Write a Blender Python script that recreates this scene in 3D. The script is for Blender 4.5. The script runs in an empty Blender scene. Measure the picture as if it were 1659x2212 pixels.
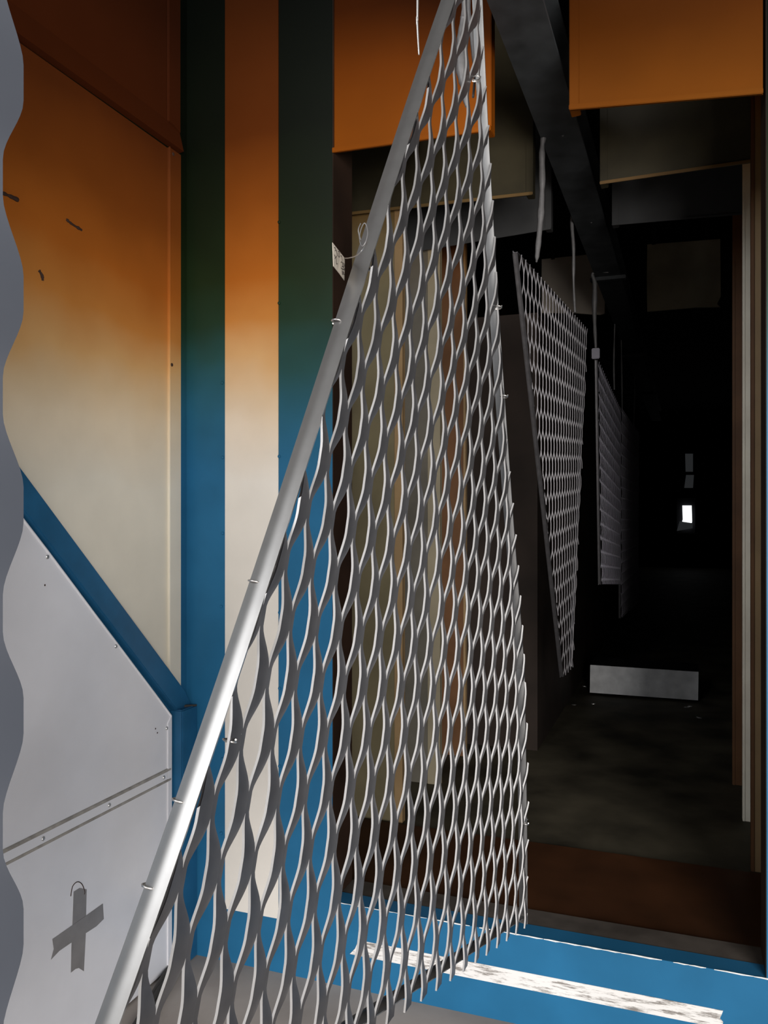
import bpy, bmesh, math, random
from mathutils import Vector, Matrix, noise
random.seed(7)
sc = bpy.context.scene
COL = sc.collection

# ------------------------------------------------------------ camera, light, exposure
CX, CY, FP = 829.5, 1106.0, 1780.0
TH = math.atan(655.0 / FP)
CAM = Vector((0.0, 0.0, 1.5))
RV = Vector((math.cos(TH), math.sin(TH), 0.0))
FV = Vector((-math.sin(TH), math.cos(TH), 0.0))
ZV = Vector((0, 0, 1))
cd = bpy.data.cameras.new('camera'); cam = bpy.data.objects.new('camera', cd); COL.objects.link(cam)
cd.sensor_fit = 'HORIZONTAL'; cd.sensor_width = 36.0; cd.lens = 36.0 * FP / 1659.0
cd.clip_start = 0.05; cd.clip_end = 100
cam.location = CAM; cam.rotation_euler = (math.pi / 2, 0, TH)
sc.camera = cam
sc.view_settings.view_transform = 'Standard'; sc.view_settings.look = 'None'
sc.view_settings.exposure = 0.0; sc.view_settings.gamma = 1.0
sc.view_settings.use_curve_mapping = False

world = bpy.data.worlds.new('hall'); sc.world = world; world.use_nodes = True
bg = world.node_tree.nodes['Background']
bg.inputs[0].default_value = (0.54, 0.54, 0.57, 1); bg.inputs[1].default_value = 0.11

def area(name, loc, target, sx, sy, power, col):
    l = bpy.data.lights.new(name, 'AREA'); l.shape = 'RECTANGLE'; l.size = sx; l.size_y = sy
    l.energy = power; l.color = col
    o = bpy.data.objects.new(name, l); COL.objects.link(o)
    o.location = loc
    o.rotation_euler = (Vector(target) - Vector(loc)).to_track_quat('-Z', 'Y').to_euler()
    return o
area('right_key_light', (1.9, -2.6, 1.6), (-1.2, 2.2, 0.8), 2.2, 2.2, 400, (1.0, 0.97, 0.94))  # unseen area light added behind the viewer for brightness
area('high_left_light', (-2.4, -2.4, 3.4), (-.6, 2.2, 0.8), 2.4, 1.8, 130, (0.97, 0.98, 1.0))  # unseen area light, added high left to brighten strand edges and frame bar

# ------------------------------------------------------------ pixel rays -> points on real planes
def ray(px, py):
    return FV + RV * ((px - CX) / FP) + ZV * ((CY - py) / FP)
def atY(px, py, Y):
    r = ray(px, py); return CAM + r * (Y / r.y)
def atX(px, py, X):
    r = ray(px, py); return CAM + r * (X / r.x)
def atD(px, py, d):
    return CAM + ray(px, py) * d

# ------------------------------------------------------------ materials
def newmat(name):
    m = bpy.data.materials.new(name); m.use_nodes = True
    nt = m.node_tree; b = nt.nodes['Principled BSDF']
    return m, nt, b
def N(nt, t, **kw):
    n = nt.nodes.new(t)
    for k, v in kw.items(): setattr(n, k, v)
    return n
TINT_RAMP = [(1.60, (1, 1, 1)), (1.80, (.96, .86, .74)), (1.90, (.88, .70, .50)), (2.00, (.80, .50, .24)), (2.12, (.66, .28, .07)),
         (2.27, (.50, .155, .022)), (2.50, (.27, .075, .010)), (2.73, (.12, .030, .005)), (3.19, (.075, .020, .005)), (3.5, (.05, .015, .005))]  # paint multiplier by world height, orange to dark brown upwards
def height_tint(nt, zoff=0.0, amp=0.22):
    """multiplier for the paint, white through orange to dark brown with world height, ragged edge"""
    g = N(nt, 'ShaderNodeNewGeometry'); sx = N(nt, 'ShaderNodeSeparateXYZ')
    nt.links.new(g.outputs['Position'], sx.inputs[0])
    no = N(nt, 'ShaderNodeTexNoise'); no.inputs['Scale'].default_value = 2.2; no.inputs['Detail'].default_value = 3
    nt.links.new(g.outputs['Position'], no.inputs['Vector'])
    ma = N(nt, 'ShaderNodeMath', operation='MULTIPLY_ADD'); ma.inputs[1].default_value = amp; ma.inputs[2].default_value = -amp / 2 - zoff
    nt.links.new(no.outputs[0], ma.inputs[0])
    ad = N(nt, 'ShaderNodeMath', operation='ADD'); nt.links.new(sx.outputs[2], ad.inputs[0]); nt.links.new(ma.outputs[0], ad.inputs[1])
    mr = N(nt, 'ShaderNodeMapRange'); mr.inputs[1].default_value = 1.6; mr.inputs[2].default_value = 3.6
    nt.links.new(ad.outputs[0], mr.inputs[0])
    cr = N(nt, 'ShaderNodeValToRGB'); nt.links.new(mr.outputs[0], cr.inputs[0])
    el = cr.color_ramp.elements
    for i, (z, c) in enumerate(TINT_RAMP):
        p = (z - 1.6) / 2.0
        e = el[i] if i < 2 else el.new(p)
        e.position = p; e.color = (*c, 1)
    return cr.outputs[0]
def paint(name, col, rough=.45, tint_off=None, spec=.4, dirt=.06, dscale=6, bump=0.0, amp=.22):
    m, nt, b = newmat(name)
    no = N(nt, 'ShaderNodeTexNoise'); no.inputs['Scale'].default_value = dscale; no.inputs['Detail'].default_value = 6
    g = N(nt, 'ShaderNodeNewGeometry'); nt.links.new(g.outputs['Position'], no.inputs['Vector'])
    cr = N(nt, 'ShaderNodeValToRGB'); nt.links.new(no.outputs[0], cr.inputs[0])
    cr.color_ramp.elements[0].position = .3; cr.color_ramp.elements[1].position = .7
    cr.color_ramp.elements[0].color = (*[c * (1 - 2 * dirt) for c in col], 1)
    cr.color_ramp.elements[1].color = (*[min(1, c * (1 + dirt)) for c in col], 1)
    out = cr.outputs[0]
    if tint_off is not None:
        s = height_tint(nt, tint_off, amp)
        mx = N(nt, 'ShaderNodeMix', data_type='RGBA', blend_type='MULTIPLY'); mx.inputs[0].default_value = 1
        nt.links.new(out, mx.inputs[6]); nt.links.new(s, mx.inputs[7]); out = mx.outputs[2]
    nt.links.new(out, b.inputs['Base Color'])
    b.inputs['Roughness'].default_value = rough
    b.inputs['Specular IOR Level'].default_value = spec
    if bump:
        bp = N(nt, 'ShaderNodeBump'); bp.inputs['Strength'].default_value = bump; bp.inputs['Distance'].default_value = .01
        nt.links.new(no.outputs[0], bp.inputs['Height']); nt.links.new(bp.outputs[0], b.inputs['Normal'])
    return m
def metal(name, col, rough=.4, met=.9, dscale=25, var=.25):
    m, nt, b = newmat(name)
    no = N(nt, 'ShaderNodeTexNoise'); no.inputs['Scale'].default_value = dscale; no.inputs['Detail'].default_value = 4
    g = N(nt, 'ShaderNodeNewGeometry'); nt.links.new(g.outputs['Position'], no.inputs['Vector'])
    cr = N(nt, 'ShaderNodeValToRGB'); nt.links.new(no.outputs[0], cr.inputs[0])
    cr.color_ramp.elements[0].color = (*[c * (1 - var) for c in col], 1); cr.color_ramp.elements[1].color = (*[min(1, c * (1 + var)) for c in col], 1)
    nt.links.new(cr.outputs[0], b.inputs['Base Color'])
    b.inputs['Metallic'].default_value = met; b.inputs['Roughness'].default_value = rough
    return m
BLUE = (.019, .130, .265)
M = {}
M['blue'] = paint('blue_enamel', BLUE, .42, 0.0, .18, .07, 5)
M['blue_low'] = paint('blue_enamel_sill', (.015, .105, .225), .42, None, .3, .10, 9)
M['white'] = paint('cream_enamel', (.74, .70, .64), .5, 0.0, .05, .02, 8)
M['beige'] = paint('cream_enamel_side', (.76, .71, .60), .5, -.05, .3, .03, 6)
M['sheet'] = paint('white_enamel_sheet', (.76, .76, .80), .28, None, .6, .05, 3)
M['rib_shadow'] = paint('painted_rib_shadow', (.36, .34, .31), .5, None, .3, .15, 30)  # dark grey colour stands in for the shadow lines of the batten ribs
M['up'] = paint('dark_upper_panel', (.74, .60, .52), .5, -.40, .15, .03, 6)  # same height ramp, shifted to start lower
M['flap'] = paint('orange_flap', (.46, .38, .14), .5, .36, .06, .04, 4, amp=.1)
M['flap_r'] = paint('orange_flap_right', (.26, .24, .12), .5, .36, .06, .04, 4, amp=.1)
M['flap_edge'] = paint('orange_flap_edge', (.30, .13, .035), .5, None, .3, .1, 6)
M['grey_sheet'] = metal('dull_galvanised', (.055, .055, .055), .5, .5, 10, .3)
M['steel'] = metal('expanded_steel', (.36, .355, .355), .48, .55, 30, .12)
M['steel_face'] = paint('expanded_steel_strand_face', (.042, .040, .042), .38, None, .38, .12, 30)  # strand faces, coloured much darker than the strand edges
M['steel_near'] = metal('expanded_steel_near', (.075, .082, .10), .6, .5, 8, .08)
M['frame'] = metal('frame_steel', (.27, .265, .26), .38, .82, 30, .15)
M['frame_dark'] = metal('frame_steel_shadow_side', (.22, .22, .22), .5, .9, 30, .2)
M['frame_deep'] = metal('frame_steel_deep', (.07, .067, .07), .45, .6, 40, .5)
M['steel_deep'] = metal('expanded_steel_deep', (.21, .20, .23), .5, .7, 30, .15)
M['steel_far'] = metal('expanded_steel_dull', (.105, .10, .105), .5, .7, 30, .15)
M['rail'] = paint('rail_black', (.040, .044, .047), .6, None, .3, .2, 12)
M['wire'] = metal('coated_wire', (.17, .165, .165), .55, .35, 60, .3)
M['wire_bright'] = metal('tie_wire', (.60, .58, .56), .35, .9, 60, .2)
M['olive'] = paint('olive_tinted', (.17, .145, .085), .42, .75, .4, .12, 4)
M['tan'] = paint('tan_edge', (.30, .20, .10), .45, .9, .4, .1, 5)
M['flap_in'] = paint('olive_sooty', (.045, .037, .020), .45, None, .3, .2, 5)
M['greyolive'] = paint('grey_olive', (.12, .11, .09), .45, .9, .4, .15, 5)
M['pale'] = paint('pale_edge', (.26, .225, .155), .45, .9, .4, .1, 5)
M['brown'] = paint('brown_tinted', (.14, .065, .028), .5, .9, .3, .15, 5)
M['cream_in'] = paint('cream_inner_post', (.95, .88, .74), .45, .95, .3, .08, 5)
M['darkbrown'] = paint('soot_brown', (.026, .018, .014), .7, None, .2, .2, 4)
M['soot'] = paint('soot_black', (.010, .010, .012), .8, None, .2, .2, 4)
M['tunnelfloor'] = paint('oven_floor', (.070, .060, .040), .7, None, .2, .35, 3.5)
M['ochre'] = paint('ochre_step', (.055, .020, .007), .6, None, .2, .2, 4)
M['ledge'] = paint('ledge_grey', (.085, .072, .062), .6, None, .3, .2, 10)
M['jamb'] = paint('jamb_brown', (.035, .018, .011), .6, None, .3, .2, 6)
M['chip'] = paint('bare_metal_chip', (.80, .80, .78), .35, None, .6, .1, 60)
M['tape'] = paint('grey_tape', (.235, .225, .225), .35, None, .5, .07, 20)
M['gasket'] = paint('dark_gasket', (.04, .035, .03), .7)
M['mark'] = paint('scorch_mark', (.035, .016, .010), .8)
M['card'] = paint('paper_tag', (.52, .46, .38), .6, None, .3, .12, 60)
M['ink'] = paint('tag_ink', (.05, .04, .035), .6)
M['screw'] = metal('screw', (.5, .5, .5), .4, .8)

def concrete():
    m, nt, b = newmat('dusty_concrete')
    g = N(nt, 'ShaderNodeNewGeometry')
    a = N(nt, 'ShaderNodeTexNoise'); a.inputs['Scale'].default_value = 3; a.inputs['Detail'].default_value = 8
    nt.links.new(g.outputs['Position'], a.inputs['Vector'])
    cr = N(nt, 'ShaderNodeValToRGB'); nt.links.new(a.outputs[0], cr.inputs[0])
    cr.color_ramp.elements[0].position = .3; cr.color_ramp.elements[0].color = (.26, .22, .19, 1)
    cr.color_ramp.elements[1].position = .7; cr.color_ramp.elements[1].color = (.42, .37, .33, 1)
    nt.links.new(cr.outputs[0], b.inputs['Base Color']); b.inputs['Roughness'].default_value = .8
    return m
M['floor'] = concrete()
def worn():
    m, nt, b = newmat('worn_white_tape')
    g = N(nt, 'ShaderNodeNewGeometry')
    mp = N(nt, 'ShaderNodeMapping'); mp.inputs['Scale'].default_value = (7, 7, 55)
    nt.links.new(g.outputs['Position'], mp.inputs['Vector'])
    a = N(nt, 'ShaderNodeTexNoise'); a.inputs['Scale'].default_value = 1.6; a.inputs['Detail'].default_value = 9; a.inputs['Roughness'].default_value = .75
    nt.links.new(mp.outputs[0], a.inputs['Vector'])
    cr = N(nt, 'ShaderNodeValToRGB'); nt.links.new(a.outputs[0], cr.inputs[0])
    e = cr.color_ramp.elements
    e[0].position = .40; e[0].color = (.22, .20, .18, 1); e[1].position = .50; e[1].color = (.74, .72, .70, 1)
    nt.links.new(cr.outputs[0], b.inputs['Base Color']); b.inputs['Roughness'].default_value = .6
    return m
M['worn'] = worn()
def glow(name, col, s):
    m, nt, b = newmat(name)
    b.inputs['Base Color'].default_value = (.1, .1, .1, 1); b.inputs['Emission Color'].default_value = (*col, 1); b.inputs['Emission Strength'].default_value = s
    return m
M['daylight'] = glow('window_daylight', (.95, .98, 1), 1.6)
M['glow_dim'] = glow('faint_glow', (.8, .85, .9), .02)  # weak emission imitating faint reflections above the far window

# ------------------------------------------------------------ object helpers
def obj(name, bm, mat, parent=None, smooth=None):
    off = parent.matrix_world.translation.copy() if parent else Vector((0, 0, 0))
    p = parent
    o_off = Vector((0, 0, 0))
    while p is not None:
        o_off += p.location; p = p.parent
    if o_off.length: bmesh.ops.translate(bm, verts=bm.verts, vec=-o_off)
    bmesh.ops.recalc_face_normals(bm, faces=bm.faces)
    me = bpy.data.meshes.new(name); bm.to_mesh(me); bm.free()
    for m_ in (mat if isinstance(mat, tuple) else (mat,)): me.materials.append(m_)
    if smooth is not None:
        for pl in me.polygons: pl.use_smooth = True
        me.set_sharp_from_angle(angle=math.radians(smooth))
    o = bpy.data.objects.new(name, me); COL.objects.link(o)
    if parent: o.parent = parent
    return o
def thing(name, label, cat, loc, group=None):
    o = bpy.data.objects.new(name, None); COL.objects.link(o); o.location = loc; o.empty_display_size = .05
    o['label'] = label; o['category'] = cat
    if group: o['group'] = group
    return o
def tag(o, label, cat, group=None):
    o['label'] = label; o['category'] = cat
    if group: o['group'] = group
    return o
def struct(o, label=None):
    o['kind'] = 'structure'
    if label: o['label'] = label
    return o
def quadbox(bm, lo, hi, bevel=0):
    v = [bm.verts.new((x, y, z)) for z in (lo[2], hi[2]) for y in (lo[1], hi[1]) for x in (lo[0], hi[0])]
    for f in ((0, 1, 3, 2), (4, 6, 7, 5), (0, 4, 5, 1), (2, 3, 7, 6), (0, 2, 6, 4), (1, 5, 7, 3)): bm.faces.new([v[i] for i in f])
def box(lo, hi, bevel=0):
    bm = bmesh.new(); quadbox(bm, lo, hi)
    if bevel: bmesh.ops.bevel(bm, geom=bm.edges[:], offset=bevel, segments=2, affect='EDGES')
    return bm
def prism(pts, d, bevel=0):
    """polygon of world points extruded by vector d"""
    bm = bmesh.new(); d = Vector(d)
    a = [bm.verts.new(p) for p in pts]; b = [bm.verts.new(Vector(p) + d) for p in pts]
    bm.faces.new(a); bm.faces.new(b[::-1])
    n = len(pts)
    for i in range(n): bm.faces.new((a[i], b[i], b[(i + 1) % n], a[(i + 1) % n]))
    if bevel: bmesh.ops.bevel(bm, geom=bm.edges[:], offset=bevel, segments=2, affect='EDGES')
    return bm
def tube(bm, pts, rad, seg=8):
    pts = [Vector(p) for p in pts]; n = len(pts)
    if not hasattr(rad, '__len__'): rad = [rad] * n
    prev = None; rings = []
    for i, p in enumerate(pts):
        t = (pts[min(i + 1, n - 1)] - pts[max(i - 1, 0)]).normalized()
        ref = prev if prev is not None else (Vector((1, 0, 0)) if abs(t.x) < .9 else Vector((0, 1, 0)))
        a = (ref - t * ref.dot(t)).normalized(); b = t.cross(a); prev = a
        rings.append([bm.verts.new(p + (a * math.cos(2 * math.pi * k / seg) + b * math.sin(2 * math.pi * k / seg)) * rad[i]) for k in range(seg)])
    for i in range(n - 1):
        for k in range(seg): bm.faces.new((rings[i][k], rings[i][(k + 1) % seg], rings[i + 1][(k + 1) % seg], rings[i + 1][k]))
    bm.faces.new(rings[0][::-1]); bm.faces.new(rings[-1])
def tubeobj(pts, rad, seg=8):
    bm = bmesh.new(); tube(bm, pts, rad, seg); return bm
def smoothpath(pts, n=8):
    pts = [Vector(p) for p in pts]; out = []
    for i in range(len(pts) - 1):
        p0 = pts[max(i - 1, 0)]; p1 = pts[i]; p2 = pts[i + 1]; p3 = pts[min(i + 2, len(pts) - 1)]
        for k in range(n):
            t = k / n
            out.append(.5 * ((2 * p1) + (p2 - p0) * t + (2 * p0 - 5 * p1 + 4 * p2 - p3) * t * t + (3 * p1 - p0 - 3 * p2 + p3) * t ** 3))
    out.append(pts[-1]); return out
def screwhead(p, nrm, r=.005, h=.003):
    bm = bmesh.new(); nrm = Vector(nrm).normalized(); p = Vector(p)
    a = nrm.orthogonal().normalized(); b = nrm.cross(a)
    prof = [(r, 0), (r, h * .4), (r * .75, h * .85), (0.0001, h)]
    rings = [[bm.verts.new(p + nrm * z + (a * math.cos(2 * math.pi * k / 10) + b * math.sin(2 * math.pi * k / 10)) * rr) for k in range(10)] for rr, z in prof]
    for i in range(3):
        for k in range(10): bm.faces.new((rings[i][k], rings[i][(k + 1) % 10], rings[i + 1][(k + 1) % 10], rings[i + 1][k]))
    bm.faces.new(rings[0][::-1])
    return bm

# ------------------------------------------------------------ setting: front of the oven
D = 2.4                                     # plane of the oven front
XL = atY(718, 1106, D).x; XR = atY(1656, 1106, D).x
XW = -1.605
SILL = atY(735, 1950, D).z
ZT = 3.75
T = .07
bm = bmesh.new()
quadbox(bm, (XW, D, 0), (XL, D + T, 4.6))                  # left pier
quadbox(bm, (XR, D, 0), (2.6, D + T, 4.6))                 # right pier
quadbox(bm, (XL, D, ZT), (XR, D + T, 4.6))                 # header
quadbox(bm, (XL, D, 0), (XR, D + T, SILL))                 # sill panel
wf = struct(obj('wall_front', bm, M['blue'])); wf['label'] = 'blue enamelled oven front with a tall opening'
# vertical cream stripe
a = atY(487, 1962, D); b = atY(602, 1973, D)
wt = obj('trim_1', box((a.x, D - .004, a.z), (b.x, D + .002, 4.5), .001), M['white']); struct(wt, 'cream vertical stripe on the blue oven front')
for (px, py) in ((603, 655), (603, 986), (604, 1487), (604, 1655), (604, 1323), (603, 480)):
    obj('rivet', screwhead(atY(px, py, D - .001), (0, -1, 0), .0055, .004), M['blue'], wt)
for (px, py) in ((481, 988), (481, 1152), (478, 1310), (480, 827), (480, 1640), (478, 1800)):
    obj('rivet', screwhead(atY(px, py, D - .001), (0, -1, 0), .0055, .004), M['blue'], wt)
# worn horizontal stripe on the sill, ragged right end
a0 = atY(775, 2028, D); a1 = atY(1562, 2186, D)
zt = atY(1000, 2074, D).z; zb = atY(1000, 2109, D).z
pts = [(a0.x, D - .0005, zt)]
pts += [(a1.x, D - .0005, zt), (a1.x - .004, D - .0005, zt - .012), (a1.x - .008, D - .0005, zt - .022), (a1.x, D - .0005, zt - .03), (a1.x - .002, D - .0005, zb)]
pts += [(a0.x - .03, D - .0005, zb), (a0.x - .012, D - .0005, zb + .02)]
st = obj('trim_2', prism(pts, (0, -.0015, 0)), M['worn']); struct(st, 'worn white stripe along the blue sill')
# chipped bare edge along the sill top
bm = bmesh.new()
x = XL
while x < XR - .01:
    l = random.uniform(.03, .12)
    r = random.uniform(.0009, .0024)
    tube(bm, [(x, D - .0005, SILL - .0005), (x + l * .3, D - .001, SILL + .0003), (x + l * .7, D - .001, SILL - .0006), (min(x + l, XR), D - .0005, SILL)], [r * .6, r, r * 1.2, r * .5], 6)
    x += l + (random.uniform(.0, .03) if random.random() < .4 else 0)
struct(obj('trim_3', bm, M['chip']), 'chipped bare metal edge of the sill')
# ledge behind the sill edge
struct(obj('trim_4', box((XL, D + T, SILL - .1), (XR, D + .17, SILL - .002)), M['ledge']), 'grey brown inner ledge of the sill')
# jamb linings
struct(obj('trim_5', box((XL - .004, D + .002, SILL), (XL + .0015, D + .16, ZT)), M['jamb']), 'brown left reveal of the oven opening')
struct(obj('trim_6', box((XR - .0015, D + .002, SILL), (XR + .004, D + .16, ZT)), M['jamb']), 'brown right reveal of the oven opening')

# hall floor
struct(obj('floor', box((-3.2, -4.5, -.1), (3.2, D, 0)), M['floor']), 'dusty grey brown concrete floor')

# ------------------------------------------------------------ setting: side wall of the booth front
struct(obj('wall_left', box((XW - .12, .3, 0), (XW, D, 4.6)), M['blue']), 'blue side wall returning towards the viewer')
def onX(p, dx=0.0): return atX(p[0], p[1], XW + dx)
# cream side panel with folded edge
def zline(p, q, x):
    return p[1] + (q[1] - p[1]) * (x - p[0]) / (q[0] - p[0])
Lt = ((50, 100), (360, 320)); Ld = ((45, 1036), (384, 1490))
def extY(p, q, Y):                     # world point on the line p-q (in the wall plane) at depth Y
    a, b = onX(p), onX(q); t = (Y - a.y) / (b.y - a.y); return a + (b - a) * t
YN = 1.0
tl = extY(*Lt, YN); bl = extY(*Ld, YN)
ck = thing('side_panel', 'cream side panel turning orange brown towards the top, above a diagonal blue beam', 'panel', (XW, 1.9, 1.2))
p1 = onX((360, 320)); p2 = onX((360, 1456))
obj('sheet', prism([tl, p1, p2, bl], (.004, 0, 0)), M['beige'], ck)
q1 = onX((360, 318)); q2 = onX((385, 336)); q3 = onX((385, 1490)); q4 = onX((360, 1456))
obj('folded_edge', prism([q1, q2, q3, q4], (.012, 0, 0), .002), M['beige'], ck)
obj('corner_bead', tubeobj([q1 + Vector((.012, 0, 0)), q4 + Vector((.012, 0, 0))], .0022, 6), M['beige'], ck)
for (px, py) in ((371, 788), (374, 333)):
    obj('screw', screwhead(onX((px, py), .012), (1, 0, 0), .006, .003), M['mark'], ck)
def streak(pl, w):
    P = [onX(p, .0045) for p in pl]
    return tubeobj(smoothpath(P, 5), [w * (.5 + .6 * random.random()) for _ in range((len(P) - 1) * 5 + 1)], 6)
obj('scorch_mark', streak([(-10, 413), (10, 419), (38, 432)], .006), M['mark'], ck)
obj('scorch_mark', streak([(143, 474), (155, 484), (176, 497)], .0055), M['mark'], ck)
obj('scorch_mark', streak([(84, 584), (90, 595), (92, 606)], .005), M['mark'], ck)
# ledge band over it and the upper panel
up = thing('upper_side_panel', 'dark brown upper panel above the cream side panel', 'panel', (XW, 1.9, 2.8))
tt = Vector((tl.x, tl.y, 4.5)); tp = Vector((p1.x, p1.y, 4.5))
obj('sheet', prism([tt, tp, p1 + Vector((0, 0, .07)), tl + Vector((0, 0, .07))], (.001, 0, 0)), M['up'], up)
lb = [tl + Vector((0, 0, .075)), p1 + Vector((0, 0, .075)), p1, tl]
bm = bmesh.new()
E = [Vector((0, 0, 0)), Vector((.022, 0, 0)), Vector((.012, 0, 0))]
A = [tl, tl + Vector((.022, 0, 0.004)), tl + Vector((.002, 0, .085)), tl + Vector((0, 0, .085))]
q2u = onX((385, 336))
B = [Vector((v.x, q2u.y, v.z)) for v in A]
va = [bm.verts.new(v) for v in A]; vb = [bm.verts.new(v) for v in B]
bm.faces.new(va); bm.faces.new(vb[::-1])
for i in range(4): bm.faces.new((va[i], vb[i], vb[(i + 1) % 4], va[(i + 1) % 4]))
obj('ledge', bm, M['up'], up)
u1 = onX((360, 262)); u2 = onX((385, 290))
obj('folded_edge', prism([Vector((XW, u1.y, 4.5)), Vector((XW, u2.y, 4.5)), u2, u1], (.010, 0, 0), .002), M['up'], up)
# diagonal beam
dl = [extY(*Ld, YN), onX((386, 1492)), onX((404, 1530)), onX((366, 1532)), extY((45, 1116), (366, 1532), YN)]
db = thing('diagonal_beam', 'blue diagonal beam running down to the corner post', 'beam', (XW, 2.0, .9))
obj('beam', prism(dl, (.028, 0, 0), .003), M['blue_low'], db)
ed = [extY(*Ld, YN), onX((384, 1490))]
obj('gasket', tubeobj([ed[0] + Vector((.006, 0, .002)), ed[1] + Vector((.006, 0, .002))], .0035, 6), M['gasket'], db)
# corner post
cp = thing('corner_post', 'blue corner post between side panel and oven front', 'post', (XW, D - .03, 0))
c1 = onX((386, 100)); c2 = onX((402, 100))
obj('upper_post', box((XW, c1.y, onX((386, 1530)).z), (XW + .006, D - .001, 4.55)), M['blue'], cp)
c3 = onX((366, 1800)); zc = onX((366, 1532)).z
obj('lower_post', box((XW, c3.y, 0), (XW + .05, D - .001, zc), .004), M['blue_low'], cp)
obj('end_cap', tubeobj([(XW + .006, c3.y + .035, zc), (XW + .03, c3.y + .05, zc + .001), (XW + .052, D - .01, zc)], [.003, .006, .003], 6), M['gasket'], cp)
# white lower sheet
WX = .012
ws = thing('white_sheet_panel', 'white enamelled lower sheet with bent edge below the diagonal beam', 'panel', (XW, 2.0, 0))
k0 = extY((45, 1126), (362, 1545), YN); k1 = onX((362, 1545)); k2 = onX((365, 2042))
obj('sheet', prism([k0, k1, Vector((k1.x, k1.y, .006)), Vector((k0.x, k0.y, .006))], (WX, 0, 0)), M['sheet'], ws)
off = Vector((WX + .001, 0, 0))
edge = [k0 + off]
for i in range(1, 14):
    t = i / 14; p = k0 + (k1 - k0) * t + off; p.z += .004 * noise.noise(Vector((t * 9, 0, 0))) ; edge.append(p)
edge += [k1 + off, k1 + off + Vector((0, 0, -.25)), Vector((k1.x, k1.y, .03)) + off]
obj('bent_edge', tubeobj(edge, .0035, 8), M['sheet'], ws, 60)
obj('edge_flange', prism([k1 + Vector((0, -.02, -.02)), k1, Vector((k1.x, k1.y, .02)), Vector((k1.x, k1.y - .02, .02))], (WX + .004, 0, 0), .001), M['sheet'], ws)
for (px, py) in ((102, 1203), (250, 1396), (360, 1573)):
    obj('screw', screwhead(onX((px, py), WX), (1, 0, 0), .006, .004), M['screw'], ws)
for (px, py) in ((97, 1264), (336, 1574), (340, 1583)):
    obj('rust_spot', screwhead(onX((px, py), WX), (1, 0, 0), .0028, .0006), M['mark'], ws)
# horizontal batten
ba = thing('batten_strip', 'pale screwed batten crossing the white lower sheet', 'batten', (XW + WX, 2.0, .6))
h1 = onX((360, 1664), WX); h2 = onX((360, 1686), WX)
for zc_, r_ in ((h1.z, .006), (h2.z, .006)):
    bm = tubeobj([(XW + WX, YN, zc_), (XW + WX, k1.y - .004, zc_)], .0055, 8)
    obj('rib', bm, M['rib_shadow'], ba, 60)
obj('web', box((XW + WX, YN, h2.z), (XW + WX + .003, k1.y - .004, h1.z)), M['sheet'], ba)
zm = (h1.z + h2.z) / 2
for px in (91, 234, 352):
    r = ray(px, 1106); t = (XW + WX) / r.x; y = r.y * t
    obj('screw', screwhead((XW + WX + .003, y, zm), (1, 0, 0), .006, .004), M['screw'], ba)
# tape cross
def tape(pl, dx):
    return prism([onX(p, WX + dx) for p in pl], (.0006, 0, 0))
tc = thing('tape_cross', 'cross of grey adhesive tape stuck on the white lower sheet', 'tape', tuple(onX((170, 2000), WX)))
obj('tape_strip', tape([(159, 1926), (172, 1918), (187, 1921), (186, 1960), (185, 2020), (181, 2098), (170, 2091), (163, 2093), (153, 2101), (154, 2050), (157, 1980)], .0003), M['tape'], tc)
obj('tape_strip', tape([(113, 2029), (150, 2003), (190, 1975), (222, 1952), (224, 1985), (208, 2001), (160, 2032), (128, 2054), (110, 2073), (116, 2050)], .0010), M['tape'], tc)
obj('pencil_arc', tubeobj(smoothpath([onX(p, WX + .001) for p in ((153, 1936), (157, 1915), (167, 1905), (177, 1910), (183, 1925), (182, 1932))], 6), .0012, 5), M['mark'], tc)
# crumpled dirt at the foot of the sheet
bm = bmesh.new()
for i in range(3):
    y0 = k1.y - .02 + i * .004
    P = [Vector((XW + .02 + .02 * j + .012 * i, y0 - .07 * j + .01 * random.random(), .012 + .018 * abs(noise.noise(Vector((i, j * .7, 3)))))) for j in range(7)]
    tube(bm, smoothpath(P, 4), [.010 * (1 - .6 * abs(k / 24 - .3)) for k in range(25)], 7)
tag(obj('sealing_strip', bm, M['gasket'], None, 60), 'crumpled dark sealing strip on the floor at the foot of the white sheet', 'strip')

# ------------------------------------------------------------ setting: inside of the oven tunnel
TE = 20.0
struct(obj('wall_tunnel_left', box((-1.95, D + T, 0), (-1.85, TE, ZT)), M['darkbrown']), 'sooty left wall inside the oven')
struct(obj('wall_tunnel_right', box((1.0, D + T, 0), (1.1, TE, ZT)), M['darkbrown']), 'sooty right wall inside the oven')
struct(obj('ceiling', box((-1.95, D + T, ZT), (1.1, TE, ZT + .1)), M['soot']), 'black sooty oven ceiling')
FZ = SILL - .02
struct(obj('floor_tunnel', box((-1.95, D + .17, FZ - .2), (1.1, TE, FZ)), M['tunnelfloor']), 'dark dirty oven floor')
struct(obj('floor_step', box((-1.85, D + .17, FZ), (1.0, 3.12, FZ + .008)), M['ochre']), 'rust brown strip of oven floor behind the sill')
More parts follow.
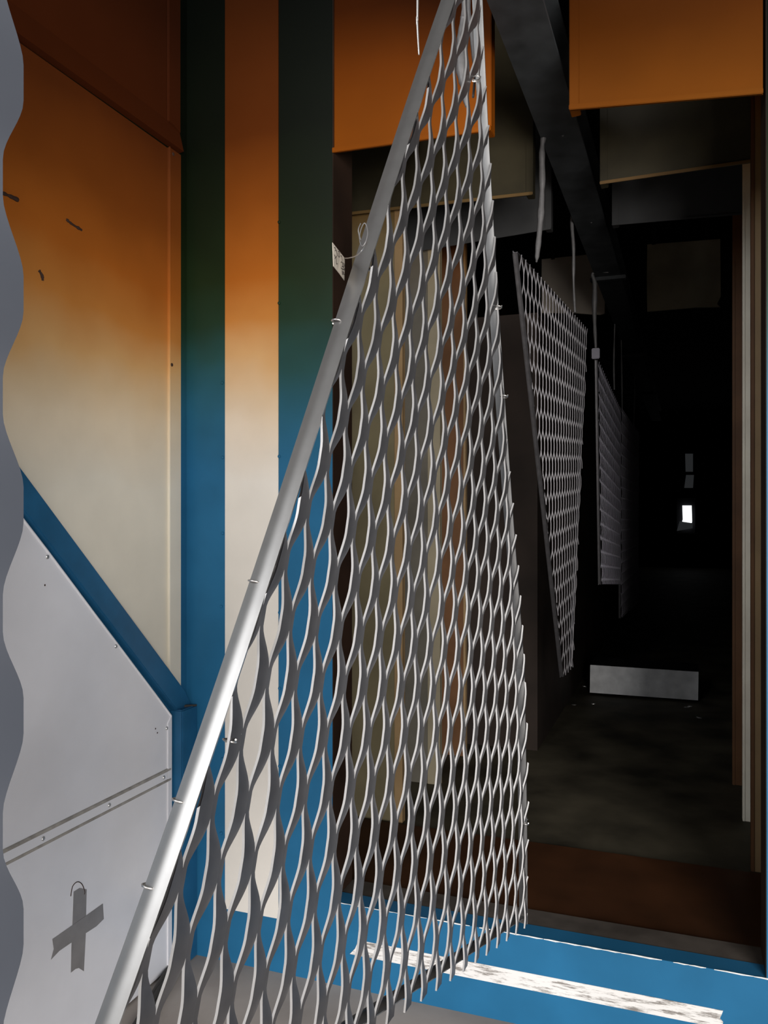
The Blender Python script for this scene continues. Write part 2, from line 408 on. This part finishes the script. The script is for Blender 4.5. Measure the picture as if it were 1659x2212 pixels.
# end wall with window
wa = atY(1462, 1076, TE); wb = atY(1502, 1152, TE)
wc = atY(1466, 960, TE); wd = atY(1504, 1060, TE)
bm = bmesh.new()
quadbox(bm, (-1.95, TE, 0), (wa.x, TE + .1, ZT)); quadbox(bm, (wb.x, TE, 0), (1.1, TE + .1, ZT))
quadbox(bm, (wa.x, TE, 0), (wb.x, TE + .1, wb.z)); quadbox(bm, (wa.x, TE, wa.z), (wb.x, TE + .1, wd.z)); quadbox(bm, (wa.x, TE, wc.z), (wb.x, TE + .1, ZT + .1))
struct(obj('wall_end', bm, M['soot']), 'black far end wall of the oven')
struct(obj('wall_end_backing', box((-.3, TE + .12, 0), (1.1, TE + .2, ZT)), M['soot']))
wn = bpy.data.objects.new('window_1', None); COL.objects.link(wn); wn.location = (wa.x, TE, wb.z); struct(wn, 'small bright window at the far end of the oven')
obj('pane', prism([atY(1474, 1092, TE + .05), atY(1494, 1092, TE + .05), atY(1495, 1126, TE + .05), atY(1493, 1140, TE + .05), atY(1470, 1140, TE + .05), atY(1475, 1122, TE + .05)], (0, .01, 0)), M['daylight'], wn)
obj('window_sill', prism([atY(1468, 1126, TE + .04), atY(1496, 1130, TE + .04), atY(1496, 1141, TE + .04), atY(1462, 1147, TE + .04)], (0, .004, 0)), M['glow_dim'], wn)  # sill given a faint glow of its own
wn = bpy.data.objects.new('reflection_glow', None); COL.objects.link(wn); wn.location = (wc.x, TE, wd.z); struct(wn, 'faint glowing panes imitating reflections above the bright window')
obj('pane', prism([atY(1482, 1026, TE + .05), atY(1499, 1026, TE + .05), atY(1497, 1054, TE + .05), atY(1478, 1054, TE + .05)], (0, .01, 0)), M['glow_dim'], wn)  # not a window pane: glowing patch imitating a faint reflection
obj('pane', prism([atY(1480, 980, TE + .05), atY(1497, 980, TE + .05), atY(1497, 1019, TE + .05), atY(1481, 1019, TE + .05)], (0, .01, 0)), M['glow_dim'], wn)  # not a window pane: glowing patch imitating a faint reflection

# inner duct on the left beyond the baffles
tag(obj('air_duct', box((-1.5, 4.35, FZ), (-.74, 12, 2.55)), M['darkbrown']), 'dark brown duct casing along the left inside the oven', 'duct')

# baffles: left plates, right plates, hanging flaps
GL, GR = -.543, -.317
def fold_plate(name, label, cat, x0, x1, Y, z0, z1, mat, emat, side, group=None, depth=.05, lip=.018):
    """flat sheet with a folded-back edge on one side and along the bottom"""
    t = thing(name, label, cat, ((x0 + x1) / 2, Y, z0), group)
    obj('sheet', box((x0, Y, z0), (x1, Y + .003, z1)), mat, t)
    if side == 'R': obj('folded_edge', box((x1 - lip, Y - .004, z0), (x1, Y + depth, z1), .0015), emat, t)
    if side == 'L': obj('folded_edge', box((x0, Y - .004, z0), (x0 + lip, Y + depth, z1), .0015), emat, t)
    return t
lx = lambda px, Y: atY(px, 1106, Y).x
fold_plate('baffle_plate', 'olive plate with tan folded edge, first left baffle inside the opening', 'plate', -1.80, lx(870, 3.15), 3.15, FZ, 3.4, M['olive'], M['tan'], 'R', None, .03, .035)
fold_plate('baffle_plate', 'grey olive plate with pale edge, second left baffle inside the opening', 'plate', -1.80, lx(951, 3.65), 3.65, FZ, 3.4, M['greyolive'], M['pale'], 'R', None, .03, .06)
fold_plate('baffle_plate', 'rust brown plate, third left baffle inside the opening', 'plate', -1.80, lx(1006, 4.12), 4.12, FZ, 3.4, M['brown'], M['tan'], 'R', None, .03, .012)
fold_plate('baffle_post', 'olive brown upright, nearest right baffle inside the opening', 'post', lx(1622, 3.15), .99, 3.15, FZ, 3.4, M['tan'], M['brown'], 'L', None, .03, .012)
fold_plate('baffle_post', 'pale cream upright, second right baffle inside the opening', 'post', lx(1604, 3.65), .99, 3.65, FZ, 3.4, M['cream_in'], M['cream_in'], 'L', None, .03, .01)
fold_plate('baffle_post', 'brown upright, third right baffle inside the opening', 'post', lx(1582, 4.12), .99, 4.12, FZ, 3.4, M['brown'], M['brown'], 'L', None, .03, .012)
def flap(label, pa, pb, Y, xo, mat, emat, lipz, side, z1=ZT - .01):
    """hanging top flap: free bottom edge pa->pb (pixels on plane Y), xo = hidden outer end X"""
    A = atY(*pa, Y); B = atY(*pb, Y)
    t = thing('top_flap', label, 'flap', ((A.x + B.x) / 2, Y, min(A.z, B.z)))
    if xo is not None:
        if xo < A.x: A = Vector((xo, Y, A.z + (A.z - B.z) / (A.x - B.x) * (xo - A.x)))
        else: B = Vector((xo, Y, B.z + (B.z - A.z) / (B.x - A.x) * (xo - B.x)))
    obj('sheet', prism([Vector((A.x, Y, z1)), Vector((B.x, Y, z1)), B, A], (0, .003, 0)), mat, t)
    obj('bottom_fold', prism([A, B, B + Vector((0, -.014, -.004)), A + Vector((0, -.014, -.004))], (0, 0, lipz), .002), emat, t)
    e = B if side == 'R' else A
    s = -1 if side == 'R' else 1
    obj('side_fold', prism([Vector((e.x, Y - .004, z1)), Vector((e.x, Y - .004, e.z)), Vector((e.x + s * .028, Y - .004, e.z + .002)), Vector((e.x + s * .028, Y - .004, z1))], (0, .05, 0), .002), emat if lipz > .02 else mat, t)
    return t
flap('orange flap left of the rail gap, behind the mesh top', (720, 331), (1062, 283), D + .012, None, M['flap'], M['flap'], .016, 'R')
flap('orange flap right of the rail gap', (1230, 239), (1648, 204), D + .012, None, M['flap_r'], M['flap_r'], .016, 'L')
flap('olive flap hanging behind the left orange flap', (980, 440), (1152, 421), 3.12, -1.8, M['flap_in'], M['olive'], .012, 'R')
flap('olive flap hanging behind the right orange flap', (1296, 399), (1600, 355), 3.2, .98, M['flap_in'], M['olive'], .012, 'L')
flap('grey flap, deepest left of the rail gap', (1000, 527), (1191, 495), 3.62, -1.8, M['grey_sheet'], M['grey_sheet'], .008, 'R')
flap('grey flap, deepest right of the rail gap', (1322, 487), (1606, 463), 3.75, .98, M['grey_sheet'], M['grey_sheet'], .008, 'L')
M['farp'] = paint('grey_brown_board', (.60, .52, .43), .6, None, .3, .1, 3)
M['farp2'] = paint('olive_board', (.45, .40, .28), .6, None, .3, .15, 3)
Y6 = 6.5
pl = prism([atY(1170, 560, Y6), atY(1268, 550, Y6), atY(1307, 548, Y6), atY(1306, 677, Y6), atY(1296, 680, Y6), atY(1240, 676, Y6), atY(1170, 676, Y6)], (0, .02, 0))
eb = thing('end_board', 'pale board with ragged foot hanging behind the second mesh panel', 'board', tuple(atY(1240, 676, Y6)))
obj('board', pl, M['farp'], eb)
for x in (-1.0, -.65): obj('hanger', box((x, Y6, atY(1240, 556, Y6).z), (x + .03, Y6 + .02, ZT)), M['soot'], eb)
# with ragged foot hanging behind the second mesh panel', 'board')
pl = prism([atY(1398, 528, Y6), atY(1556, 516, Y6), atY(1557, 640, Y6), atY(1549, 656, Y6), atY(1556, 663, Y6), atY(1500, 664, Y6), atY(1398, 673, Y6), atY(1397, 600, Y6)], (0, .02, 0))
eb = thing('end_board', 'dim olive board with ragged foot on the right deep in the oven', 'board', tuple(atY(1480, 664, Y6)))
obj('board', pl, M['farp2'], eb)
for x in (-.25, .12): obj('hanger', box((x, Y6, atY(1400, 530, Y6).z), (x + .03, Y6 + .02, ZT)), M['soot'], eb)
# olive board with ragged foot on the right deep in the oven', 'board')
# metal plate lying across the oven floor
mp_ = thing('metal_plate', 'grey metal plate standing across the oven floor', 'plate', tuple(atY(1390, 1500, 5.8)))
M['galv'] = metal('dusty_galvanised', (.72, .72, .72), .55, .35, 14, .35)
P4 = [atY(1275, 1435, 5.8), atY(1509, 1450, 5.8), atY(1508, 1513, 5.8), atY(1274, 1496, 5.8)]
obj('face', prism(P4, (0, .004, 0)), M['galv'], mp_)
obj('top_fold', prism([P4[0], P4[1], P4[1] + Vector((0, .3, .0)), P4[0] + Vector((0, .3, .0))], (0, 0, -.004)), M['soot'], mp_)
for i, (px, py) in enumerate(((1262, 1484), (1281, 1522), (1483, 1530), (1510, 1552), (1240, 1524), (1490, 1528))):
    r = ray(px, py); t = (FZ - 1.5) / r.z; p = CAM + r * t
    bm = bmesh.new(); bmesh.ops.create_icosphere(bm, subdivisions=1, radius=.011)
    for v in bm.verts: v.co = Vector((v.co.x * 1.6, v.co.y, v.co.z * .4)) * (1 + .4 * noise.noise(v.co * 90 + Vector((i, 0, 0)))) + p + Vector((0, 0, .006))
    where = ('left of the metal plate', 'in front of the metal plate left corner', 'in front of the metal plate right end', 'furthest right before the metal plate', 'furthest left before the metal plate', 'beside the right end flake')[i]
    tag(obj('metal_flake', bm, M['wire_bright']), 'small bright metal flake on the oven floor, ' + where, 'debris', 'flakes on the oven floor')

# ------------------------------------------------------------ overhead rail
ra = thing('overhead_rail', 'black overhead conveyor rail running into the oven through the gap', 'rail', (-.43, 2.4, 2.86))
RZ = 2.86
obj('bottom_flange', box((-.50, .2, RZ), (-.36, 13, RZ + .012)), M['rail'], ra)
obj('web', box((-.437, .2, RZ + .012), (-.423, 13, RZ + .15)), M['rail'], ra)
obj('top_flange', box((-.50, .2, RZ + .15), (-.36, 13, RZ + .162)), M['rail'], ra)
for Y in (4.9, 7.4, 9.9):
    obj('bracket', box((-.53, Y, RZ - .02), (-.33, Y + .05, RZ + .0), .003), M['rail'], ra)

# ------------------------------------------------------------ expanded metal
Q = [0.026549, -0.013386, 0.052423, 0.004961, -0.073135, 0.013253, -0.094698, -0.008289, 1.000227,
     0.013999, 0.022054, 0.01067, 0.003234, -0.01688, -0.011809, -0.004565]
LAM = 1.18
def cw(v): return RV * v[0] + ZV * v[1] + FV * v[2]
uV = cw(Q[0:3]) * LAM; vV = cw(Q[3:6]) * LAM; pV = cw(Q[6:9]) * LAM
LV = vV * 2 - uV
UH = uV.normalized(); LH = LV.normalized()
NH = UH.cross(LH).normalized()
if NH.x < 0: NH = -NH
S0, L0 = uV.length, LV.length
def bow(s, l):
    i = s - l; k = 2 * l; a = (i - 5) / 10; t = (k + 2) / 10
    return (Q[9] * a * a + Q[10] * a * t + Q[11] * t * t + Q[12] * a ** 3 + Q[13] * a * a * t + Q[14] * a * t * t + Q[15] * t ** 3) * LAM
def place_main(s, l, n):        # s,l in pitches, n metres
    return CAM + pV + uV * s + LV * l + NH * (n + bow(s, l))

def expanded(S, L, a, b, g, tk, twist, srange, lrange, cuts, beta=.09, ns=20, w0=None):
    """strands of expanded metal in flat coords (x=across, y=along, z=normal). w=(a,b) strand width vector,
    g=(gu,gn) sideways swing between its left and right bond."""
    bm = bmesh.new()
    j0 = int(math.floor(srange[0] * 2)); j1 = int(math.ceil(srange[1] * 2))
    wl = math.hypot(a, b); tx, tz = b / wl * tk, -a / wl * tk
    for j in range(j0, j1 + 1):
        s = j / 2; ph = (.5 if j % 2 else 0.) - beta
        n0 = int((lrange[0] - ph) * ns) - 2; n1 = int((lrange[1] - ph) * ns) + 2
        prev = None
        for k in range(n0, n1 + 1):
            v = (k / ns) % 1.0; l = k / ns + ph
            d = min(v, 1 - v); q = max(0, min(1, (d - beta) / (.5 - 2 * beta)))
            f = .45 * q + .55 * q * q * (3 - 2 * q)
            tw = twist * math.sin(math.pi * f)
            x = s * S + f * g[0]; z = f * g[1]; y = l * L
            aa, b_w = (a, b) if w0 is None else (w0[0] + (a - w0[0]) * f, w0[1] + (b - w0[1]) * f)
            ring = [(x, y, z), (x + aa, y, z + b_w + tw), (x + aa + tx, y, z + b_w + tw + tz), (x + tx, y, z + tz)]
            ring = [bm.verts.new(p) for p in ring]
            if prev:
                for e in range(4):
                    fc = bm.faces.new((prev[e], prev[(e + 1) % 4], ring[(e + 1) % 4], ring[e])); fc.material_index = e % 2
            else: bm.faces.new(ring)
            prev = ring
        bm.faces.new(prev[::-1])
    for co, no in cuts:
        geom = bm.verts[:] + bm.edges[:] + bm.faces[:]
        r = bmesh.ops.bisect_plane(bm, geom=geom, plane_co=co, plane_no=no, clear_outer=True, dist=1e-6)
        ed = [e for e in r['geom_cut'] if isinstance(e, bmesh.types.BMEdge) and e.is_boundary]
        if ed: bmesh.ops.holes_fill(bm, edges=ed, sides=8)
    return bm
def edge_cuts(poly, S, L):      # polygon in (s,l) pitches, any winding, convex -> cutting planes
    P = [Vector((p[0] * S, p[1] * L, 0)) for p in poly]
    c = sum(P, Vector()) / len(P); out = []
    for i in range(len(P)):
        p, q = P[i], P[(i + 1) % len(P)]; d = (q - p).normalized(); n = Vector((d.y, -d.x, 0))
        if (c - p).dot(n) > 0: n = -n
        out.append((p, n))
    return out
def flange(poly_edge, place, S, L, depth, nseg, lip=.006, th=.0022):
    """thin bar standing square to the sheet along an edge, with a small turned lip"""
    bm = bmesh.new(); prev = None
    p, q = poly_edge
    dv = Vector(((q[0] - p[0]) * S, (q[1] - p[1]) * L)).normalized(); nx, ny = dv.y, -dv.x
    K = 7; bul = -.07 * depth
    out_ = [(th + bul * math.sin(math.pi * k / K), -(depth - th) * k / K) for k in range(K + 1)]
    inn_ = [(bul * math.sin(math.pi * k / K), -(depth - th) * k / K) for k in range(K, -1, -1)]
    prof = out_ + [(th + lip, -depth + th), (th + lip, -depth), (0, -depth)] + inn_[1:]
    for i in range(nseg + 1):
        t = i / nseg; s = p[0] + (q[0] - p[0]) * t; l = p[1] + (q[1] - p[1]) * t
        ring = [bm.verts.new(place(s + nx * o / S, l + ny * o / L, n)) for o, n in prof]
        if prev:
            for e in range(len(prof)): bm.faces.new((prev[e], prev[(e + 1) % len(prof)], ring[(e + 1) % len(prof)], ring[e]))
        else: bm.faces.new(ring)
        prev = ring
    bm.faces.new(prev[::-1])
    return bm

a_ = .0285 * LAM; b_ = -.0062 * LAM
mainpoly = [(-.565 - .592 * -7.75, -7.75), (4.60, -7.75), (12.15, -1.3), (14.85, .95), (18.15, 4.95), (-.565 - .592 * 4.95, 4.95)]
mm = thing('expanded_metal_panel', 'large tapering expanded metal panel hanging in front of the oven mouth', 'panel', tuple(place_main(7, 4.9, 0)))
bm = expanded(S0, L0, a_, b_, (S0 / 2 - a_, -b_), .0031 * LAM, .0012, (-5, 19), (-8.2, 5.3), edge_cuts(mainpoly, S0, L0), .09, 24, (.0085 * LAM, -.0014 * LAM))
for v in bm.verts: v.co = place_main(v.co.x / S0, v.co.y / L0, v.co.z)
obj('mesh_sheet', bm, (M['steel_face'], M['steel']), mm, 50)
DEP = .027 * LAM
obj('frame_bar', flange((mainpoly[0], mainpoly[5]), place_main, S0, L0, DEP, 40, .0035), M['frame'], mm, 40)
for i in (1, 2, 3):
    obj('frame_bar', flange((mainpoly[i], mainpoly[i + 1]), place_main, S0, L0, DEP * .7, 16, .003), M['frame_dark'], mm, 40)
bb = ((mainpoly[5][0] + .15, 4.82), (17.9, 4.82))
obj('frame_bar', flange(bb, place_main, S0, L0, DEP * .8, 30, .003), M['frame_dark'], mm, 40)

def panel_place(O, U, Dn):
    U = Vector(U).normalized(); Dn = Vector(Dn).normalized(); Nn = U.cross(Dn).normalized()
    if Nn.x < 0: Nn = -Nn
    O = Vector(O)
    return lambda S, L: (lambda s, l, n: O + U * (s * S) + Dn * (l * L) + Nn * n)

# near panel at the left border
NS, NL = .071, .161
na, nb = .0355, .003
U1 = Vector((.10, .99, 0)).normalized()
npp = atD(0, 1106, .61) - U1 * .0145; npp.z = 1.5 + .004 - .39 * NL
plc = panel_place(npp, U1, (0, 0, 1))(NS, NL)
nm = thing('expanded_metal_panel', 'grey expanded metal panel close by, its wavy strand edge at the left border', 'panel', (npp.x, npp.y - .3, .5))
bm = expanded(NS, NL, na, nb, (NS / 2 - na, -nb), .0035, .0, (-12, 0), (-6.0, 6.5), [], .10, 24, (.0145, .003))
for v in bm.verts: v.co = plc(v.co.x / NS, v.co.y / NL, v.co.z)
obj('mesh_sheet', bm, M['steel_near'], nm, 50)

# second panel, inside the mouth: apex downwards
def hung(label, A, B, C, mat, S=.071, L=.161, dep=.016, extra=None, ns=12):
    """A = near top corner, B = far top corner, C = lowest point(s); all world"""
    A, B = Vector(A), Vector(B); C = [Vector(c) for c in C]
    U = (B - A).normalized(); W = (C[0] - A); Dn = (W - U * W.dot(U)).normalized()
    plc = panel_place(A, U, Dn)(S, L)
    poly = [((p - A).dot(U) / S, (p - A).dot(Dn) / L) for p in [A, B] + C]
    t = thing('expanded_metal_panel', label, 'panel', tuple(C[0]))
    a = S * .47; b = -S * .10
    bm = expanded(S, L, a, b, (S / 2 - a, -b), .0032, .001, (-1, max(p[0] for p in poly) + 1), (-.6, max(p[1] for p in poly) + .6), edge_cuts(poly, S, L), .09, ns, (a * .3, b * .3))
    for v in bm.verts: v.co = plc(v.co.x / S, v.co.y / L, v.co.z)
    obj('mesh_sheet', bm, (M['steel_face'], mat), t, 50)
    n = len(poly)
    for i in range(n):
        obj('frame_bar', flange((poly[i], poly[(i + 1) % n]), plc, S, L, dep, 6, .004), M['frame_deep'], t, 40)
    return t
A2 = atD(1118, 545, 2.72); B2 = atD(1268, 712, 4.3); C2 = [atD(1236, 1440, 3.95), atD(1226, 1462, 3.7)]
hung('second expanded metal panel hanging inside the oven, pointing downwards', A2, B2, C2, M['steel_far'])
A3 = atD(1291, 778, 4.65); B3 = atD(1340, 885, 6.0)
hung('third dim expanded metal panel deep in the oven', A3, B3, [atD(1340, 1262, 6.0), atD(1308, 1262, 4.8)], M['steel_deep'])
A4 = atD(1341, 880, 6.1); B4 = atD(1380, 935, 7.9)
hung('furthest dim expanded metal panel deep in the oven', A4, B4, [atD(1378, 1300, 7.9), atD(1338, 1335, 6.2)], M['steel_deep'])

# ------------------------------------------------------------ hanging wires and ties
def wire(label, pts, rad, mat=None, name='hanging_wire', n=7):
    P = smoothpath(pts, n)
    R = []
    for i in range(len(P)):
        t = i / (len(P) - 1) * (len(rad) - 1); k = min(int(t), len(rad) - 2)
        R.append((rad[k] + (rad[k + 1] - rad[k]) * (t - k)) * (1 + .45 * noise.noise(Vector((i * .45, len(pts) * 1.7, pts[-1].x * 9)))))
    return tag(obj(name, tubeobj(P, R, 8), mat or M['wire'], None, 60), label, 'wire')
RZB = RZ
def top(px, py, d):      # continue a hanging wire up to the rail underside
    p = atD(px, py, d); return Vector((p.x * .5 - .215, p.y, RZB - .001))
d1 = 1.47
wire('thin rod hanging down to the left edge of the large mesh panel', [top(902, 0, 1.42), atD(902, 0, 1.42), atD(901, 40, 1.42), atD(905, 118, 1.42)], [.0018, .0022, .0020, .0018], M['wire_bright'])
wire('thick lumpy coated wire hanging behind the top of the large mesh panel', [top(1003, 0, 1.75), atD(1003, 0, 1.75), atD(1000, 45, 1.75), atD(995, 90, 1.75), atD(996, 140, 1.75), atD(1003, 190, 1.75), atD(1008, 230, 1.74)], [.004, .006, .007, .009, .012, .009, .004])
wire('bright twisted wire running down behind the right edge of the large mesh panel', [top(1012, 0, 1.80), atD(1012, 0, 1.80), atD(1020, 80, 1.8), atD(1026, 150, 1.8), atD(1022, 210, 1.78)], [.003, .004, .005, .004, .003])
wire('lumpy coated wire holding the near corner of the second mesh panel', [Vector((-.42, atD(1176, 247, 3.0).y, RZB - .001)), atD(1176, 247, 3.0), atD(1178, 275, 3.0), atD(1171, 320, 3.0), atD(1171, 400, 3.0), atD(1167, 480, 2.98), atD(1161, 545, 2.95), atD(1159, 565, 2.93)], [.004, .006, .011, .012, .010, .010, .009, .004])
wire('thin wire holding the middle of the second mesh panel', [Vector((-.42, atD(1238, 462, 3.9).y, RZB - .001)), atD(1238, 462, 3.9), atD(1239, 540, 3.9), atD(1239, 610, 3.9), atD(1242, 675, 3.88)], [.004, .008, .008, .005, .006])
wire('coated wire holding the near corner of the third mesh panel', [Vector((-.42, atD(1283, 600, 4.7).y, RZB - .001)), atD(1281, 590, 4.7), atD(1285, 615, 4.7), atD(1284, 680, 4.7), atD(1287, 752, 4.68)], [.003, .006, .013, .012, .008])
wire('thin dark wire down to the third mesh panel', [atD(1328, 700, 5.6), atD(1326, 780, 5.6), atD(1327, 842, 5.6)], [.005, .006, .006])
wire('thin dark wire down to the furthest mesh panel', [atD(1342, 735, 6.3), atD(1343, 800, 6.3), atD(1344, 885, 6.3)], [.005, .006, .006])
wire('faint wire furthest along the rail', [atD(1371, 815, 7.6), atD(1371, 860, 7.6), atD(1369, 925, 7.6)], [.006, .006, .006])
clampb = box((-.022, -.012, -.03), (.022, .012, .03), .004)
pc = atD(1287, 764, 4.66)
for v in clampb.verts: v.co += pc
tag(obj('wire_clamp', clampb, M['steel_deep']), 'small metal clamp at the corner of the third mesh panel', 'clamp')

# wire ties along the edges of the large panel
def tie(label, s, l, n=-.012, r=.009):
    c = place_main(s, l, n)
    P = [c + NH * (r * math.cos(t)) + UH * (r * .8 * math.sin(t)) + LH * (.003 * t / 6) for t in [k * .7 for k in range(14)]]
    P.append(c + UH * .022 - LH * .006)
    tag(obj('wire_tie', tubeobj(P, .0014, 6), M['wire_bright'], None, 60), label, 'wire tie', 'wire ties on the large mesh panel')
el = lambda l: -.565 - .592 * l
tie('wire tie on the left edge of the large mesh panel, topmost', el(-4.4) + .1, -4.4, -.02)
tie('wire tie on the left edge beside the paper tag', el(-2.75) + .2, -2.75)
tie('wire tie on the left edge below the paper tag', el(-2.05), -2.05, -.028)
tie('wire tie on the left edge level with the cream stripe middle', el(.62), .62, -.024)
tie('wire tie on the left edge before the blue corner post', el(1.9) + .35, 1.9, 0)
tie('wire tie on the left edge where the white sheet ends', el(2.36), 2.36, -.026)
tie('wire tie on the left edge near the tape cross', el(2.95), 2.95, -.026)
tie('wire tie near the top right of the large mesh panel', 5.3, -6.3, .004)
tie('wire tie on the upper right edge of the large mesh panel', 8.9, -3.9, .004)
tie('wire tie on the right edge of the large mesh panel, below the upper one', 10.2, -2.8, .004)
tie('wire tie on the lower right edge of the large mesh panel', 16.5, 3.3, .002)

# loop of thin wire and the paper tag
ptag = thing('paper_tag', 'handwritten paper tag wired to the left edge of the large mesh panel', 'tag', tuple(atD(731, 570, 1.33)))
K = [atD(718.5, 524, 1.27), atD(745, 558, 1.37), atD(744, 606, 1.37), atD(734, 592, 1.33), atD(720.5, 575, 1.275)]
nn = (K[1] - K[0]).cross(K[4] - K[0]).normalized()
obj('card', prism(K, nn * .0006), M['card'], ptag)
face = -nn if (-nn).dot(CAM - K[0]) > 0 else nn
fo = face * (.0004 if face.dot(nn) < 0 else .0010)
ex = K[1] - K[0]; ey = K[4] - K[0]
def tp(x, y): return K[0] + ex * x + ey * y + fo
bm = bmesh.new()
for st_ in ([(.15, .25), (.25, .15), (.3, .35), (.18, .5), (.1, .45)], [(.4, .1), (.5, .05), (.52, .25), (.42, .3), (.4, .15)], [(.12, .6), (.2, .5), (.22, .75), (.3, .7)],
            [(.62, .15), (.7, .1), (.72, .3)], [(.6, .45), (.72, .35), (.8, .5), (.7, .55)], [(.85, .3), (.92, .4), (.84, .5), (.92, .6)], [(.62, .68), (.85, .62)], [(.7, .75), (.74, .9), (.8, .72), (.86, .85)], [(.1, .15), (.16, .1), (.2, .2)]):
    tube(bm, smoothpath([tp(*p) for p in st_], 3), .0006, 4)
obj('handwriting', bm, M['ink'], ptag)
obj('tag_wire', tubeobj(smoothpath([atD(745, 558, 1.37), atD(755, 557, 1.30), atD(768, 553, 1.22), atD(780, 543, 1.19), atD(791, 528, 1.20), atD(793, 523, 1.22)], 6), .0009, 6), M['wire_bright'], ptag)
lp = [(776, 489), (774, 500), (778, 512), (784, 531), (776, 524), (777, 515), (783, 500), (790, 484), (788, 482), (794, 495), (792, 512), (785, 522), (789, 525), (796, 522)]
lp = [(779, 483), (774, 496), (776, 510), (778, 525), (783, 532), (790, 522), (794, 505), (792, 489), (787, 482), (781, 492), (777, 508), (779, 518)]
obj('wire_loop', tubeobj(smoothpath([atD(x, y, 1.205 + .01 * math.sin(i)) for i, (x, y) in enumerate(lp)], 5), .0008, 6), M['wire'], ptag)
